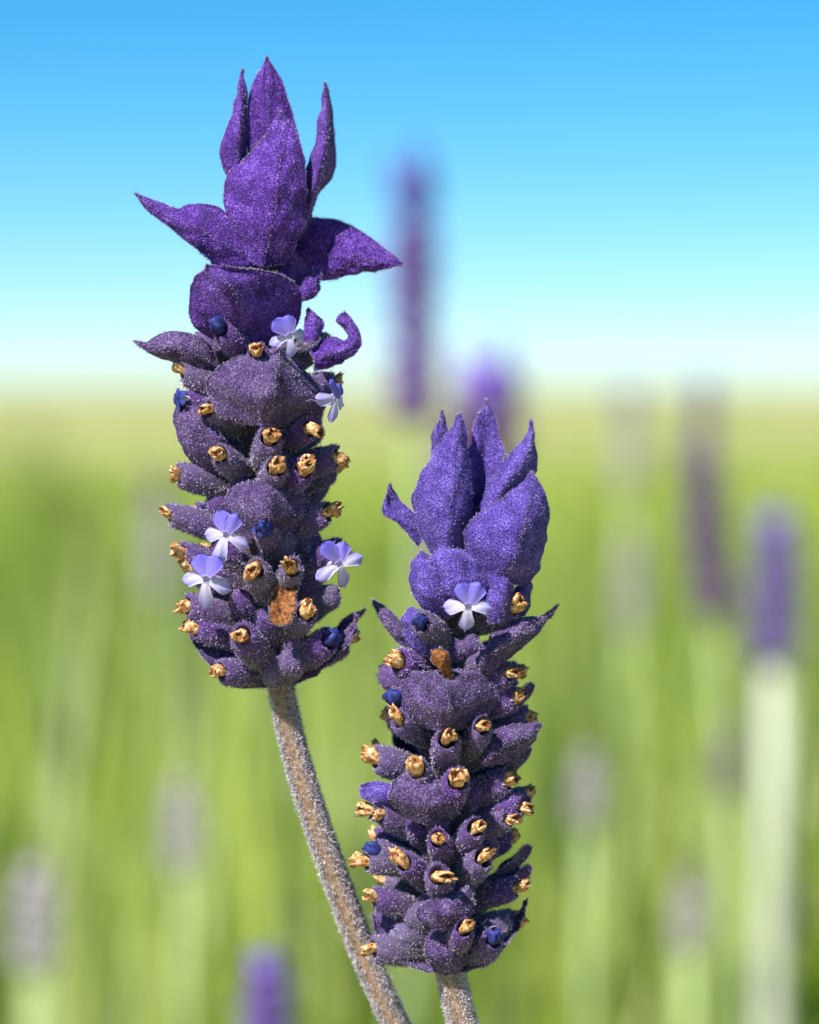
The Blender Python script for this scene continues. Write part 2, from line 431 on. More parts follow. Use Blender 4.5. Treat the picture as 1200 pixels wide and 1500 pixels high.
def make_bud(seed):       # a shut, shrivelled blue corolla in the calyx mouth
    rng = np.random.default_rng(200 + seed); nth = 18; V = []; rings = [(-14, .7), (0, .8), (7, 1.0), (13, .95), (18, .7), (21, .3), (21.5, .02)]
    th = np.linspace(0, 2*np.pi, nth, endpoint=False); ph = rng.uniform(0, 6.28)
    for k, (z, r) in enumerate(rings):
        for a in th:
            f = 1 + 0.30 * math.cos(4 * a + ph + k * .3) * min(1, k / 3) + rng.normal(0, .10)
            V.append([13 * PX * r * f * math.cos(a), 13 * PX * r * f * math.sin(a), (z + rng.normal(0, 1.8)) * PX])
    I = np.arange(len(rings) * nth).reshape(-1, nth); J = np.roll(I, -1, 1)
    Q = np.stack([I[:-1], J[:-1], J[1:], I[1:]], -1).reshape(-1, 4); V = np.array(V)
    return mesh('shrivelled_corolla', V, [Q], [M['bud']], attr=np.clip(V[:, 2] / (20 * PX), 0, 1))
BUD = [make_bud(s) for s in range(3)]

def petal_mesh(length, width, bend, mat, seed):
    rng = np.random.default_rng(300 + seed); nu, nv = 14, 9
    u = np.linspace(0, 1, nu)[:, None]; v = np.linspace(-1, 1, nv)[None, :]
    wd = width * np.interp(u, [0, .15, .35, .55, .75, .88, .96, 1], [.50, .56, .74, .92, 1.0, .90, .64, .20])
    x = v * wd + 0.04 * width * np.sin(u * 7 + seed); z = length * (u - 0.06 * np.abs(v) ** 3 * u ** 3 * 2 + 0.06 * u ** 6 * np.cos(v * 9))
    y = bend * u ** 2 + 0.22 * width * v ** 2 * u + 0.10 * width * np.sin(v * 5 + seed * 2 + u * 4) * u - 0.06 * width * np.exp(-(v / .15) ** 2)
    G = np.stack([x, y, z + 0 * v], -1); V = G.reshape(-1, 3)
    I = np.arange(nu * nv).reshape(nu, nv)
    Q = np.stack([I[:-1, :-1], I[1:, :-1], I[1:, 1:], I[:-1, 1:]], -1).reshape(-1, 4)
    N = vnormals(V, Q); n = len(V); th = 1.6 * PX
    rim = np.concatenate([I[:, 0], I[-1, 1:], I[::-1, -1][1:], I[0, ::-1][1:-1]])
    rq = np.stack([rim, np.roll(rim, -1), np.roll(rim, -1) + n, rim + n], -1)
    return mesh('petal', np.concatenate([V + N * th / 2, V - N * th / 2]), [np.concatenate([Q, Q[:, ::-1] + n, rq])], [mat],
                attr=np.tile(np.repeat(u[:, 0], nv), 2))
PET_UP = [petal_mesh(31 * PX, 13 * PX, 3 * PX, M['petalup'], s) for s in range(3)]
PET_LO = [petal_mesh(33 * PX, 10.6 * PX, 9 * PX, M['petallow'], s + 5) for s in range(3)]
PET_BL = [petal_mesh(24 * PX, 9 * PX, 5 * PX, M['petalblue'], s + 9) for s in range(2)]

def tube_mesh():          # corolla tube: mouth at origin, runs back along +Y
    nth = 16; th = np.linspace(0, 2*np.pi, nth, endpoint=False); V = []; A = []
    rings = [(70, 6, .2), (40, 7, .2), (15, 8, .4), (4, 9.5, .4), (1, 9, .3), (3, 6.5, 0), (6, 4, 0), (7, .3, 0)]
    for (y, r, t) in rings:
        for a in th: V.append([r * PX * math.cos(a), y * PX, r * PX * math.sin(a)]); A.append(t)
    I = np.arange(len(rings) * nth).reshape(-1, nth); J = np.roll(I, -1, 1)
    Q = np.stack([I[:-1], I[1:], J[1:], J[:-1]], -1).reshape(-1, 4)
    return mesh('blossom', np.array(V), [Q], [M['petallow']], attr=A)
TUBE = tube_mesh()

def blossom(fl, x, y, dep, yaw=0, pitch=0, roll=0, scale=1.0, kind='fresh', label=None):
    """yaw + turns the face to the right, pitch + tips it upward"""
    o = link('blossom', TUBE, fl.root, W(x, y, dep) - fl.base)
    o.rotation_mode = 'QUATERNION'
    R_ = Matrix.Rotation(math.radians(yaw), 3, 'Z') @ Matrix.Rotation(math.radians(-pitch), 3, 'X') @ Matrix.Rotation(math.radians(roll), 3, 'Y')
    o.rotation_quaternion = R_.to_quaternion(); o.scale = (scale * .94,) * 3
    rng = random.Random(int(x * 7 + y))
    if label: o['label'] = label
    lobes = [(24, 'u'), (-24, 'u'), (98, 'l'), (180, 'l'), (-98, 'l')] if kind == 'fresh' else [(30, 'b'), (-35, 'b'), (110, 'b'), (180, 'b'), (-115, 'b')]
    for k, (ang, c) in enumerate(lobes):
        me = {'u': PET_UP, 'l': PET_LO, 'b': PET_BL}[c]
        p = link('petal', rng.choice(me), o)
        p.rotation_mode = 'QUATERNION'
        tilt = math.radians(rng.uniform(-12, 14) + (10 if c == 'u' else -6))
        q = Matrix.Rotation(math.radians(ang + rng.uniform(-9, 9)), 3, 'Y') @ Matrix.Rotation(tilt, 3, 'X') @ Matrix.Rotation(rng.uniform(-.25, .25), 3, 'Z')
        p.rotation_quaternion = q.to_quaternion()
        p.location = q @ Vector((0, 0, 4.5 * PX)); s = rng.uniform(0.88, 1.1); p.scale = (s, s, s * rng.uniform(.92, 1.08))
    return o

def calyx(fl, x, y, end='w', rise=45, dep=None, fat=1.0, back=False, bx=0.12, seed=None):
    """x, y is where the withered tip shows"""
    rng = random.Random(int(x * 13 + y * 7))
    ax = fl.axis(y); dx = x - ax; R_ = fl.R * (0.62 if end == 'n' else 1.0)
    if dep is None:
        dep = -math.sqrt(max(R_ * R_ - dx * dx, (0.28 * R_) ** 2))
        if back: dep = -dep
    yb = y + rise
    B = W(fl.axis(yb) + bx * dx, yb, -dep * 0.0) - fl.base; T = W(x, y, dep) - fl.base
    o = link('calyx', rng.choice(CLOSED if end == 'n' else CALYX), fl.root, B)
    ln = orient(o, B, T, rng.uniform(-.3, .3)) - 12 * PX
    k = fat * rng.uniform(0.80, 1.02); o.scale = (k, k, ln / CL)
    if end in 'wWb':
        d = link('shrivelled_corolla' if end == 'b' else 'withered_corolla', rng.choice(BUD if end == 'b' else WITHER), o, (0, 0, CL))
        s = rng.uniform(0.85, 1.15); d.scale = (s, s, s * CL / ln * 1.0); d.rotation_euler = (rng.uniform(-.25, .25), rng.uniform(-.25, .25), rng.uniform(0, 6.28))
    return o

def tube(name, pts, rad, fl, mats, nth=20, square=0.0, dens=70, hl=0.00026, corner=2.2, parent=None, hair=None, nsub=90, hmax=None):
    """stem through world points, soft four-angled section, felted"""
    P = catmull(pts, nsub); r = lin(rad, nsub)
    T = np.gradient(P, axis=0); T /= np.linalg.norm(T, axis=1, keepdims=True)
    X = np.cross(T, [0.2, 1, 0.05]); X /= np.linalg.norm(X, axis=1, keepdims=True); Y = np.cross(X, T)
    th = np.linspace(0, 2*np.pi, nth, endpoint=False)
    prof = 1 + square * np.cos(4 * (th - 0.0) + math.pi)       # ridges face left/right/front/back diagonals
    rng = np.random.default_rng(5)
    V = P[:, None] + (X[:, None] * np.cos(th)[None, :, None] + Y[:, None] * np.sin(th)[None, :, None]) * (r[:, None] * prof[None, :] * (1 + rng.normal(0, .02, (nsub, nth))))[..., None]
    V = V.reshape(-1, 3); I = np.arange(nsub * nth).reshape(nsub, nth); J = np.roll(I, -1, 1)
    Q = np.stack([I[:-1], I[1:], J[1:], J[:-1]], -1).reshape(-1, 4)
    caps = [I[0][None, :], I[-1][::-1][None, :]]
    VV = V; F = [Q] + caps; fm = [0, 0, 0]; sm = [True, False, False]
    if dens:
        cw = np.tile(prof, nsub) ** (corner * 4)
        A = np.zeros(len(V))
        sel = Q if hmax is None else Q[: hmax * nth]
        area = np.linalg.norm(np.cross(V[sel[:, 2]] - V[sel[:, 0]], V[sel[:, 3]] - V[sel[:, 1]]), axis=1).sum() / 2
        Pp, NN, _ = scatter(V, sel, int(area * 1e6 * dens), rng, wfn=lambda c, T_: cw[T_].mean(1))
        hv, hf = hairs(Pp, NN, hl, 0.000020, rng, spread=1.1)
        VV = np.concatenate([V, hv]); F.append(hf + len(V)); fm.append(1); sm.append(False)
    return link(name, mesh(name, VV, F, mats, fm, sm), parent if parent is not None else fl.root)

# ================================================================== taller flower (left)
def new_flower(base, label, R_, axis_pts, mats, group=None):
    fl = Flower(); fl.base = np.array(base); fl.R = R_; fl.mats = mats
    e = bpy.data.objects.new('lavender_flower', None); COL.objects.link(e); e.location = base; e.empty_display_size = 0.02
    tag(e, label, 'flower', group); fl.root = e
    ys = [p[1] for p in axis_pts]; xs = [p[0] for p in axis_pts]
    fl.axis = lambda y: float(np.interp(y, ys, xs))
    return fl

LOW = [M['bractlow'], M['hairlow'], M['hairrim']]
HI1 = [M['bract1'], M['hair1'], M['hairrim']]
HI2 = [M['bract2'], M['hair2'], M['hairrim']]
DRY = [M['dry'], M['hairlow'], M['hairrim']]

# ---- stems
A = new_flower((0.052, 0.012, 0.0), 'taller lavender flower spike on a leaning brown felted stem', 112,
               [(398, 300), (388, 420), (385, 600), (388, 760), (398, 900), (415, 1010)], HI1)
def down(fl, pts_px, end):
    P = [W(*p) for p in pts_px]; last = P[-1]
    z = last[2]
    for f in (0.12, 0.3, 0.55, 0.8, 1.0):
        P.append(last + (end - last) * np.array([f ** 0.75, f ** 0.9, f]))
    return [p - fl.base for p in P]
pA = down(A, [(408, 985, 0), (416, 1030, 0), (432, 1100, 4), (462, 1200, 14), (497, 1300, 30), (535, 1400, 46), (580, 1500, 60), (640, 1620, 70)], A.base)
tube('stem', pA, [17.5 * PX, 18.5 * PX, 21 * PX, 22 * PX, 24 * PX, 26 * PX, 28 * PX], A, [M['stem'], M['hairstem']], square=0.10, dens=150, hl=0.00030, corner=5.0, nsub=160, nth=24)
tube('rachis', [W(x, y, 0) - A.base for x, y in [(415, 1012), (398, 900), (388, 760), (385, 600), (388, 430), (395, 340)]],
     [16 * PX, 30 * PX, 34 * PX, 34 * PX, 20 * PX, 14 * PX], A, [M['core'], M['hairlow']], dens=60, square=0.08)

B = new_flower((0.024, -0.004, 0.0), 'shorter lavender flower spike with blue-violet crown on an upright pale stem', 108,
               [(695, 700), (675, 850), (660, 960), (650, 1100), (650, 1250), (655, 1420)], HI2)
pB = down(B, [(655, 1395, -6), (660, 1425, -6), (668, 1460, -4), (678, 1500, 0), (700, 1600, 6)], B.base)
tube('stem', pB, [20 * PX, 23 * PX, 24 * PX, 25 * PX, 26 * PX, 28 * PX], B, [M['stem'], M['hairstem']], square=0.08, dens=150, hl=0.00030, corner=3.5, nsub=150, nth=24)
tube('rachis', [W(x, y, 0) - B.base for x, y in [(656, 1418), (650, 1250), (650, 1100), (658, 960), (672, 860), (690, 740)]],
     [18 * PX, 34 * PX, 34 * PX, 36 * PX, 30 * PX, 12 * PX], B, [M['core'], M['hairlow']], dens=60, square=0.08)

# ---- crown bracts of the taller flower: left edge, midrib, right edge (base to tip), with depth profiles
pb = pixel_bract
pb(A, [(383, 385), (366, 300), (364, 230), (362, 190), (368, 140), (391, 84)], [(395, 385), (392, 300), (390, 220), (389, 150), (391, 84)],
   [(412, 385), (432, 300), (440, 230), (430, 175), (412, 118), (391, 84)], [30, 34, 30, 26, 30], [22, 18, 18, 22, 30], [30, 40, 38, 30, 30], bulge=3)
pb(A, [(352, 345), (342, 285), (327, 243), (322, 222), (333, 188), (347, 145), (356, 102)], [(362, 345), (356, 290), (350, 245), (347, 215), (352, 170), (356, 102)],
   [(370, 345), (368, 290), (364, 240), (362, 205), (361, 160), (356, 102)], [10, 14, 14, 16, 22], [0, -4, -2, 6, 22], [12, 22, 26, 24, 22], bulge=2)
pb(A, [(364, 382), (350, 352), (335, 322), (328, 290), (335, 262), (355, 238), (378, 212), (398, 183), (412, 164)],
   [(384, 390), (391, 345), (398, 300), (404, 250), (408, 205), (412, 164)],
   [(418, 385), (436, 352), (446, 318), (448, 285), (447, 250), (441, 212), (430, 190), (412, 164)],
   [-22, -26, -24, -14, -8], [-34, -60, -66, -46, -8], [-24, -30, -34, -22, -8], bulge=5, rib=4, nu=40, nv=24)
pb(A, [(440, 330), (446, 296), (447, 268), (451, 240), (459, 214), (466, 188), (473, 150), (476, 121)], [(446, 330), (456, 290), (467, 256), (474, 220), (478, 180), (478, 150), (476, 121)],
   [(452, 330), (468, 278), (488, 256), (491, 232), (489, 190), (485, 152), (476, 121)], [4, 8, 10, 16, 20], [-6, -30, -34, -8, 20], [30, 52, 64, 50, 20], bulge=0, rib=2)
pb(A, [(376, 352), (345, 326), (322, 305), (300, 299), (276, 300), (260, 305), (235, 297), (199, 284)], [(376, 378), (322, 350), (290, 330), (260, 322), (230, 306), (199, 284)],
   [(376, 402), (326, 402), (306, 381), (290, 366), (264, 345), (240, 326), (215, 306), (199, 284)], [-8, -14, -22, -18, -20], [-16, -36, -44, -34, -20], [-10, -20, -30, -28, -20], bulge=4)
pb(A, [(430, 330), (452, 321), (480, 321), (502, 326), (530, 340), (560, 362), (592, 388)], [(430, 372), (460, 372), (495, 372), (530, 376), (562, 382), (592, 388)],
   [(432, 412), (445, 418), (466, 411), (492, 407), (522, 401), (560, 394), (592, 388)], [34, 36, 32, 24, 14], [24, 16, 10, 10, 14], [28, 24, 20, 16, 14], bulge=4)
# hood below the crown: lit left flank, shaded right flank under the upper bracts
pb(A, [(318, 500), (298, 488), (282, 474), (277, 440), (285, 408), (303, 388)], [(352, 505), (350, 470), (336, 430), (318, 404), (303, 388)],
   [(405, 515), (425, 490), (442, 452), (438, 424), (412, 403), (372, 395), (303, 388)], [-24, -40, -66, -112], [-44, -100, -132, -112], [0, -6, -40, -86, -112], bulge=-6, rib=5, nv=26)
pb(A, [(436, 440), (440, 415), (455, 405), (470, 402)], [(442, 440), (452, 425), (470, 402)], [(448, 440), (464, 430), (470, 402)], [-10, -6, 0], [-14, -12, 0], [-6, 0, 0], bulge=1, nu=16, nv=10)
pb(A, [(318, 528), (304, 504), (284, 491), (256, 486), (236, 489), (216, 503), (197, 500)], [(320, 538), (290, 518), (262, 510), (235, 508), (197, 500)],
   [(316, 548), (290, 540), (262, 531), (238, 525), (214, 514), (197, 500)], [-20, -30, -34, -24], [-26, -52, -52, -24], [-18, -34, -38, -24], mat=LOW, bulge=3)
pb(A, [(455, 515), (468, 502), (490, 494), (505, 500), (513, 494), (503, 480), (492, 468), (500, 459)], [(462, 528), (480, 518), (505, 512), (519, 498), (512, 480), (505, 470), (503, 459)],
   [(460, 544), (486, 536), (511, 523), (528, 505), (527, 490), (517, 472), (506, 457)], [-10, -8, 0, 16, 6], [-22, -34, -22, -6, 0], [-14, -20, -12, -2, 0], bulge=2, wave=1)
pb(A, [(446, 500), (447, 470), (452, 452)], [(456, 500), (458, 476), (452, 452)], [(466, 498), (472, 472), (452, 452)], [-20, -14, -6], [-30, -24, -6], [-14, -6, -6], bulge=2, nu=16, nv=10)
# shields lower down
pb(A, [(345, 622), (322, 605), (304, 572), (312, 545), (335, 528), (370, 520), (411, 508)], [(388, 622), (392, 590), (398, 560), (404, 530), (411, 508)],
   [(430, 624), (462, 612), (476, 595), (468, 570), (448, 545), (436, 530), (411, 508)], [-62, -76, -74, -70], [-100, -140, -136, -80], [-50, -50, -46, -60], mat=LOW, bulge=3, rib=9, wave=7, nu=34, nv=26)
pb(A, [(318, 702), (286, 682), (265, 650), (257, 620), (264, 588), (278, 578)], [(330, 690), (306, 655), (290, 620), (278, 578)], [(345, 670), (326, 640), (308, 606), (278, 578)],
   [-20, -30, -34, -26], [-40, -62, -62, -26], [-44, -70, -60, -26], mat=LOW, bulge=5)
pb(A, [(356, 785), (338, 760), (330, 728), (348, 712), (395, 702)], [(388, 790), (390, 755), (393, 720), (395, 696)], [(432, 785), (448, 762), (452, 730), (432, 708), (395, 696)],
   [-56, -68, -68, -66], [-90, -124, -120, -74], [-30, -36, -36, -56], mat=LOW, bulge=2, rib=6, wave=6, nv=22)
pb(A, [(430, 1005), (465, 985), (500, 955), (522, 922), (524, 900), (535, 893)], [(428, 1000), (462, 962), (496, 938), (520, 915), (535, 893)], [(424, 990), (455, 945), (490, 920), (512, 902), (535, 893)],
   [-20, -44, -40, -14, 0], [-28, -30, -20, -8, 0], [-20, -6, 6, 6, 0], mat=LOW, bulge=-5)
pb(A, [(400, 1008), (350, 1000), (310, 975), (285, 945), (270, 915)], [(402, 1000), (355, 978), (318, 950), (290, 925), (270, 915)], [(404, 988), (365, 950), (330, 925), (300, 910), (270, 915)],
   [-16, -40, -34, -10, 0], [-20, -20, -12, 0, 0], [-20, 0, 6, 6, 0], mat=LOW, bulge=-5)
pb(A, [(400, 914), (394, 892), (402, 866), (416, 848)], [(410, 916), (412, 890), (418, 866), (424, 848)], [(424, 914), (434, 886), (434, 862), (430, 848)],
   [-104, -96, -80, -66], [-100, -88, -74, -64], [-108, -102, -86, -68], mat=DRY, name='dried_bract', ribhair=0, jit=2.5, wave=2.0, thick=1.2, bulge=3, dens=12, label='rust-brown dried bract', nu=16, nv=12)

# ---- calyces of the taller flower, where their tips show
for a in [(375, 512, 'w', 40), (258, 538, 'w', 30), (299, 594, 'w', 40), (317, 662, 'w', 35), (396, 635, 'w', 55), (460, 623, 'w', 40), (405, 680, 'w', 55), (451, 682, 'w', 48),
          (502, 666, 'w', 30), (253, 693, 'w', 32), (240, 752, 'w', 28), (264, 760, 'w', 36), (487, 747, 'w', 42), (260, 808, 'w', 30), (272, 830, 'w', 40), (372, 830, 'w', 60), (430, 828, 'w', 60),
          (452, 893, 'w', 50), (266, 885, 'w', 30), (278, 918, 'w', 34), (350, 925, 'w', 60), (316, 982, 'w', 12), (505, 800, 'w', 40), (500, 870, 'n', 40),
          (265, 585, 'b', 40), (318, 475, 'b', 60), (386, 770, 'b', 60), (488, 932, 'b', 36), (410, 668, 'n', 70), (345, 700, 'n', 45), (470, 560, 'n', 45), (300, 730, 'n', 40),
          (340, 870, 'n', 60), (470, 845, 'n', 50), (440, 930, 'n', 60), (310, 790, 'n', 50), (470, 780, 'n', 50), (380, 900, 'n', 60), (420, 780, 'n', 60)]:
    calyx(A, a[0], a[1], a[2], a[3])
for a in [ (345, 520, 'n', 40), (425, 540, 'n', 40)]: calyx(A, *a, dep=-34, fat=.8)
calyx(A, 432, 962, 'n', 40, dep=-70, fat=0.95); calyx(A, 400, 970, 'n', 30, dep=-60, fat=1.0)
for i, y in enumerate(range(500, 960, 62)):                     # the far side of the spike
    for k, dx in enumerate((-96, -52, 0, 50, 98)):
        calyx(A, A.axis(y) + dx + (14 if i % 2 else -8), y + (k % 2) * 18, 'w' if (i + k) % 3 else 'n', 40, back=True)
# ---- open blossoms
blossom(A, 424, 492, -108, yaw=12, pitch=12, roll=-18, scale=0.95, label='pale lilac open blossom')
blossom(A, 492, 584, -66, yaw=58, pitch=10, roll=14, scale=0.95)
blossom(A, 331, 783, -112, yaw=-8, pitch=8, roll=14, scale=1.0)
blossom(A, 302, 848, -112, yaw=-12, pitch=6, roll=6, scale=1.1)
blossom(A, 497, 826, -80, yaw=16, pitch=6, roll=-18, scale=1.05)
blossom(A, 262, 584, -44, yaw=-60, pitch=0, roll=8, scale=0.6, kind='blue', label='small shrivelled deep blue blossom')
blossom(A, 384, 772, -112, yaw=0, pitch=30, roll=20, scale=0.6, kind='blue', label='small half-shut blue blossom')

# ---- crown of the shorter flower
pb(B, [(642, 710), (634, 665), (632, 640), (640, 620), (648, 602)], [(648, 710), (646, 660), (645, 635), (648, 602)], [(654, 710), (656, 660), (656, 626), (648, 602)], [40, 44, 40, 40], [32, 30, 32, 40], [42, 48, 44, 40], bulge=1, nu=18, nv=10)
pb(B, [(640, 822), (626, 800), (617, 783), (608, 758), (605, 730), (615, 700), (635, 668), (655, 638), (673, 606)], [(656, 830), (656, 780), (659, 720), (664, 660), (670, 630), (673, 606)],
   [(672, 828), (684, 790), (690, 750), (689, 700), (685, 660), (681, 626), (673, 606)], [-24, -28, -20, -6, 0], [-46, -64, -62, -36, 0], [-28, -28, -24, -14, 0], bulge=7, rib=4, nu=38, nv=24)
pb(B, [(694, 775), (688, 740), (682, 705), (682, 672), (692, 645), (699, 612), (712, 586)], [(703, 775), (704, 735), (708, 690), (712, 650), (711, 615), (712, 586)],
   [(712, 775), (724, 730), (731, 695), (738, 660), (730, 638), (723, 608), (712, 586)], [10, 14, 16, 20, 24], [22, 28, 28, 26, 24], [10, 10, 14, 20, 24], bulge=3, rib=1)
pb(B, [(706, 780), (704, 738), (717, 706), (736, 674), (760, 654), (772, 638), (778, 615)], [(716, 780), (726, 735), (745, 702), (764, 675), (777, 650), (778, 615)],
   [(726, 780), (750, 735), (776, 706), (785, 680), (784, 648), (778, 615)], [-6, -8, -4, 4, 12], [-14, -32, -36, -16, 12], [-4, 4, 8, 12, 12], bulge=4)
pb(B, [(688, 838), (682, 800), (682, 775), (700, 755), (722, 742), (750, 722), (779, 692)], [(725, 848), (745, 828), (758, 790), (768, 750), (776, 715), (779, 692)],
   [(765, 858), (788, 838), (794, 815), (802, 785), (804, 750), (796, 718), (779, 692)], [-44, -60, -56, -40, -22], [-62, -92, -90, -60, -22], [-34, -34, -30, -26, -22], bulge=8, rib=5, nu=38, nv=26)
pb(B, [(612, 800), (600, 785), (584, 766), (562, 752), (564, 735), (572, 709)], [(618, 792), (603, 770), (585, 755), (572, 740), (572, 709)], [(620, 778), (606, 752), (586, 734), (572, 709)],
   [-8, -18, -20, -8, 0], [-4, -8, -6, 0, 0], [0, 4, 8, 6, 0], bulge=2, nu=20, nv=12)
pb(B, [(640, 905), (614, 884), (602, 852), (604, 824), (618, 808)], [(655, 905), (642, 870), (632, 840), (618, 808)], [(668, 900), (664, 860), (648, 828), (618, 808)], [-36, -52, -52, -44], [-58, -82, -78, -44], [-48, -58, -54, -44], bulge=4, rib=3)
pb(B, [(650, 882), (636, 850), (632, 820), (645, 800)], [(684, 884), (676, 850), (664, 820), (645, 800)], [(722, 878), (722, 850), (704, 828), (680, 808), (645, 800)], [-58, -66, -64, -48], [-72, -92, -84, -48], [-56, -58, -56, -52, -48], bulge=7, rib=2)
pb(B, [(716, 912), (712, 880), (716, 848), (735, 828)], [(732, 912), (736, 880), (738, 850), (735, 828)], [(746, 906), (752, 876), (748, 846), (735, 828)], [-54, -66, -62, -50], [-66, -86, -80, -50], [-50, -58, -54, -50], bulge=4)
pb(B, [(740, 905), (748, 880), (756, 860), (775, 842)], [(756, 905), (764, 880), (770, 862), (775, 842)], [(768, 902), (776, 885), (778, 865), (775, 842)], [-24, -20, -14, -10], [-30, -30, -24, -10], [-16, -6, -4, -10], bulge=2, nu=18, nv=10)
pb(B, [(704, 945), (716, 935), (738, 917), (762, 905), (790, 903), (817, 887)], [(704, 968), (726, 950), (752, 932), (782, 916), (817, 887)], [(704, 988), (722, 982), (750, 960), (780, 934), (804, 908), (817, 887)],
   [-50, -56, -48, -30, -18], [-64, -84, -72, -40, -18], [-50, -56, -48, -30, -18], mat=LOW, bulge=4)
pb(B, [(604, 950), (588, 945), (572, 928), (556, 906), (546, 879)], [(605, 944), (590, 930), (574, 912), (560, 895), (546, 879)], [(606, 936), (592, 922), (580, 904), (562, 888), (546, 879)], [-28, -32, -24, -10], [-34, -44, -34, -10], [-24, -26, -18, -10], mat=LOW, bulge=2, nu=20, nv=12)
pb(B, [(608, 960), (594, 930), (590, 905), (602, 890)], [(622, 960), (614, 928), (606, 905), (602, 890)], [(646, 956), (640, 922), (626, 900), (602, 890)], [-40, -52, -52, -44], [-56, -78, -74, -44], [-48, -58, -54, -44], bulge=4)
# shields lower down
pb(B, [(612, 1062), (592, 1030), (585, 1002), (602, 986), (640, 984)], [(650, 1072), (650, 1035), (648, 1005), (640, 984)], [(696, 1062), (728, 1030), (726, 1002), (695, 984), (640, 984)],
   [-58, -72, -70, -70], [-96, -130, -124, -78], [-44, -46, -44, -66], mat=LOW, bulge=3, rib=8, wave=7, nv=24)
pb(B, [(704, 1112), (714, 1085), (735, 1066), (764, 1062), (793, 1061)], [(708, 1118), (728, 1098), (752, 1084), (776, 1074), (793, 1061)], [(714, 1122), (742, 1115), (768, 1098), (784, 1080), (793, 1061)], [-52, -52, -38, -14], [-62, -78, -60, -14], [-48, -48, -34, -14], mat=LOW, bulge=4)
pb(B, [(590, 1196), (572, 1170), (574, 1148), (598, 1134), (625, 1140)], [(622, 1206), (620, 1178), (622, 1155), (625, 1140)], [(656, 1200), (664, 1175), (655, 1150), (625, 1140)], [-62, -82, -84, -78], [-84, -104, -102, -80], [-70, -86, -84, -78], mat=LOW, bulge=6, nv=20)
pb(B, [(622, 1352), (610, 1342), (612, 1330), (640, 1318), (685, 1300)], [(645, 1362), (652, 1345), (662, 1325), (685, 1300)], [(672, 1358), (690, 1338), (694, 1315), (685, 1300)], [-72, -84, -84, -70], [-84, -106, -100, -70], [-68, -78, -74, -70], mat=LOW, bulge=5, nv=16)
pb(B, [(650, 968), (640, 975), (632, 966), (632, 955), (645, 950)], [(652, 1000), (650, 980), (645, 965), (645, 950)], [(664, 1000), (662, 978), (656, 958), (645, 950)], [-86, -92, -96, -96], [-92, -106, -112, -96], [-88, -92, -96, -96], mat=DRY, name='dried_bract', ribhair=0, jit=2.5, wave=2.0, thick=1.2, dens=14, bulge=3, nu=16, nv=12, label='brown dried bract with a hooked tip')
pb(B, [(660, 1425), (700, 1418), (738, 1390), (762, 1355), (772, 1318)], [(664, 1418), (706, 1400), (740, 1375), (762, 1345), (772, 1318)], [(670, 1405), (715, 1385), (742, 1362), (760, 1338), (772, 1318)], [-20, -46, -40, -18, 0], [-14, -16, -8, 0, 0], [-10, 6, 12, 8, 0], mat=LOW, bulge=-4)
pb(B, [(655, 1426), (615, 1420), (575, 1400), (552, 1370), (545, 1340)], [(652, 1420), (616, 1405), (582, 1385), (560, 1362), (545, 1340)], [(648, 1408), (620, 1390), (590, 1370), (564, 1352), (545, 1340)], [-16, -44, -40, -16, 0], [-12, -16, -10, 0, 0], [-10, 4, 10, 6, 0], mat=LOW, bulge=-4)
pb(B, [(640, 1424), (625, 1400), (628, 1370), (650, 1350)], [(655, 1428), (652, 1400), (652, 1370), (650, 1350)], [(672, 1424), (684, 1398), (676, 1368), (650, 1350)], [-30, -50, -52, -40], [-36, -62, -60, -40], [-30, -50, -52, -40], mat=LOW, bulge=4, nu=18, nv=12)
pb(B, [(530, 1150), (528, 1165), (550, 1175), (590, 1180)][::-1], [(590, 1172), (560, 1165), (540, 1158), (530, 1150)], [(590, 1162), (570, 1148), (548, 1146), (530, 1150)], [-50, -44, -36, -30], [-56, -58, -48, -30], [-50, -40, -34, -30], bulge=2, nu=16, nv=10)

for a in [(577, 966, 'w', 30), (752, 980, 'w', 35), (764, 1020, 'w', 30), (578, 1050, 'w', 40), (573, 1022, 'b', 34), (655, 1078, 'w', 60), (710, 1058, 'w', 52), (541, 1108, 'w', 26), (607, 1122, 'w', 52),
          (672, 1137, 'w', 58), (752, 1140, 'w', 40), (534, 1183, 'w', 30), (552, 1188, 'w', 38), (700, 1208, 'w', 54), (752, 1195, 'w', 40), (773, 1178, 'w', 24), (545, 1242, 'b', 36), (527, 1260, 'w', 20),
          (588, 1260, 'w', 52), (640, 1278, 'w', 58), (712, 1252, 'w', 52), (540, 1312, 'w', 30), (765, 1298, 'w', 34), (620, 1318, 'n', 60), (682, 1355, 'w', 50), (728, 1370, 'b', 36), (538, 1387, 'w', 10),
          (760, 885, 'w', 40), (612, 908, 'b', 55), (640, 1225, 'w', 62), (600, 1190, 'n', 50), (690, 1290, 'n', 52), (590, 1330, 'n', 45), (735, 1080, 'n', 45), (700, 1150, 'n', 55),
          (730, 1230, 'n', 45), (575, 1130, 'n', 45), (640, 1190, 'n', 60), (690, 1020, 'n', 55), (570, 1365, 'n', 30), (750, 1350, 'n', 34)]:
    calyx(B, a[0], a[1], a[2], a[3])
for i, y in enumerate(range(985, 1400, 60)):
    for k, dx in enumerate((-98, -54, 0, 54, 112)):
        calyx(B, B.axis(y) + dx + (12 if i % 2 else -8), y + (k % 2) * 18, 'w' if (i + k) % 3 else 'n', 38, back=True)
for a in [(640, 925, 'n', 45), (700, 935, 'n', 45), (672, 940, 'n', 50), (720, 960, 'n', 40), (620, 985, 'n', 40)]: calyx(B, *a, dep=-48, fat=.85)
blossom(B, 686, 888, -122, yaw=4, pitch=4, roll=4, scale=1.08)

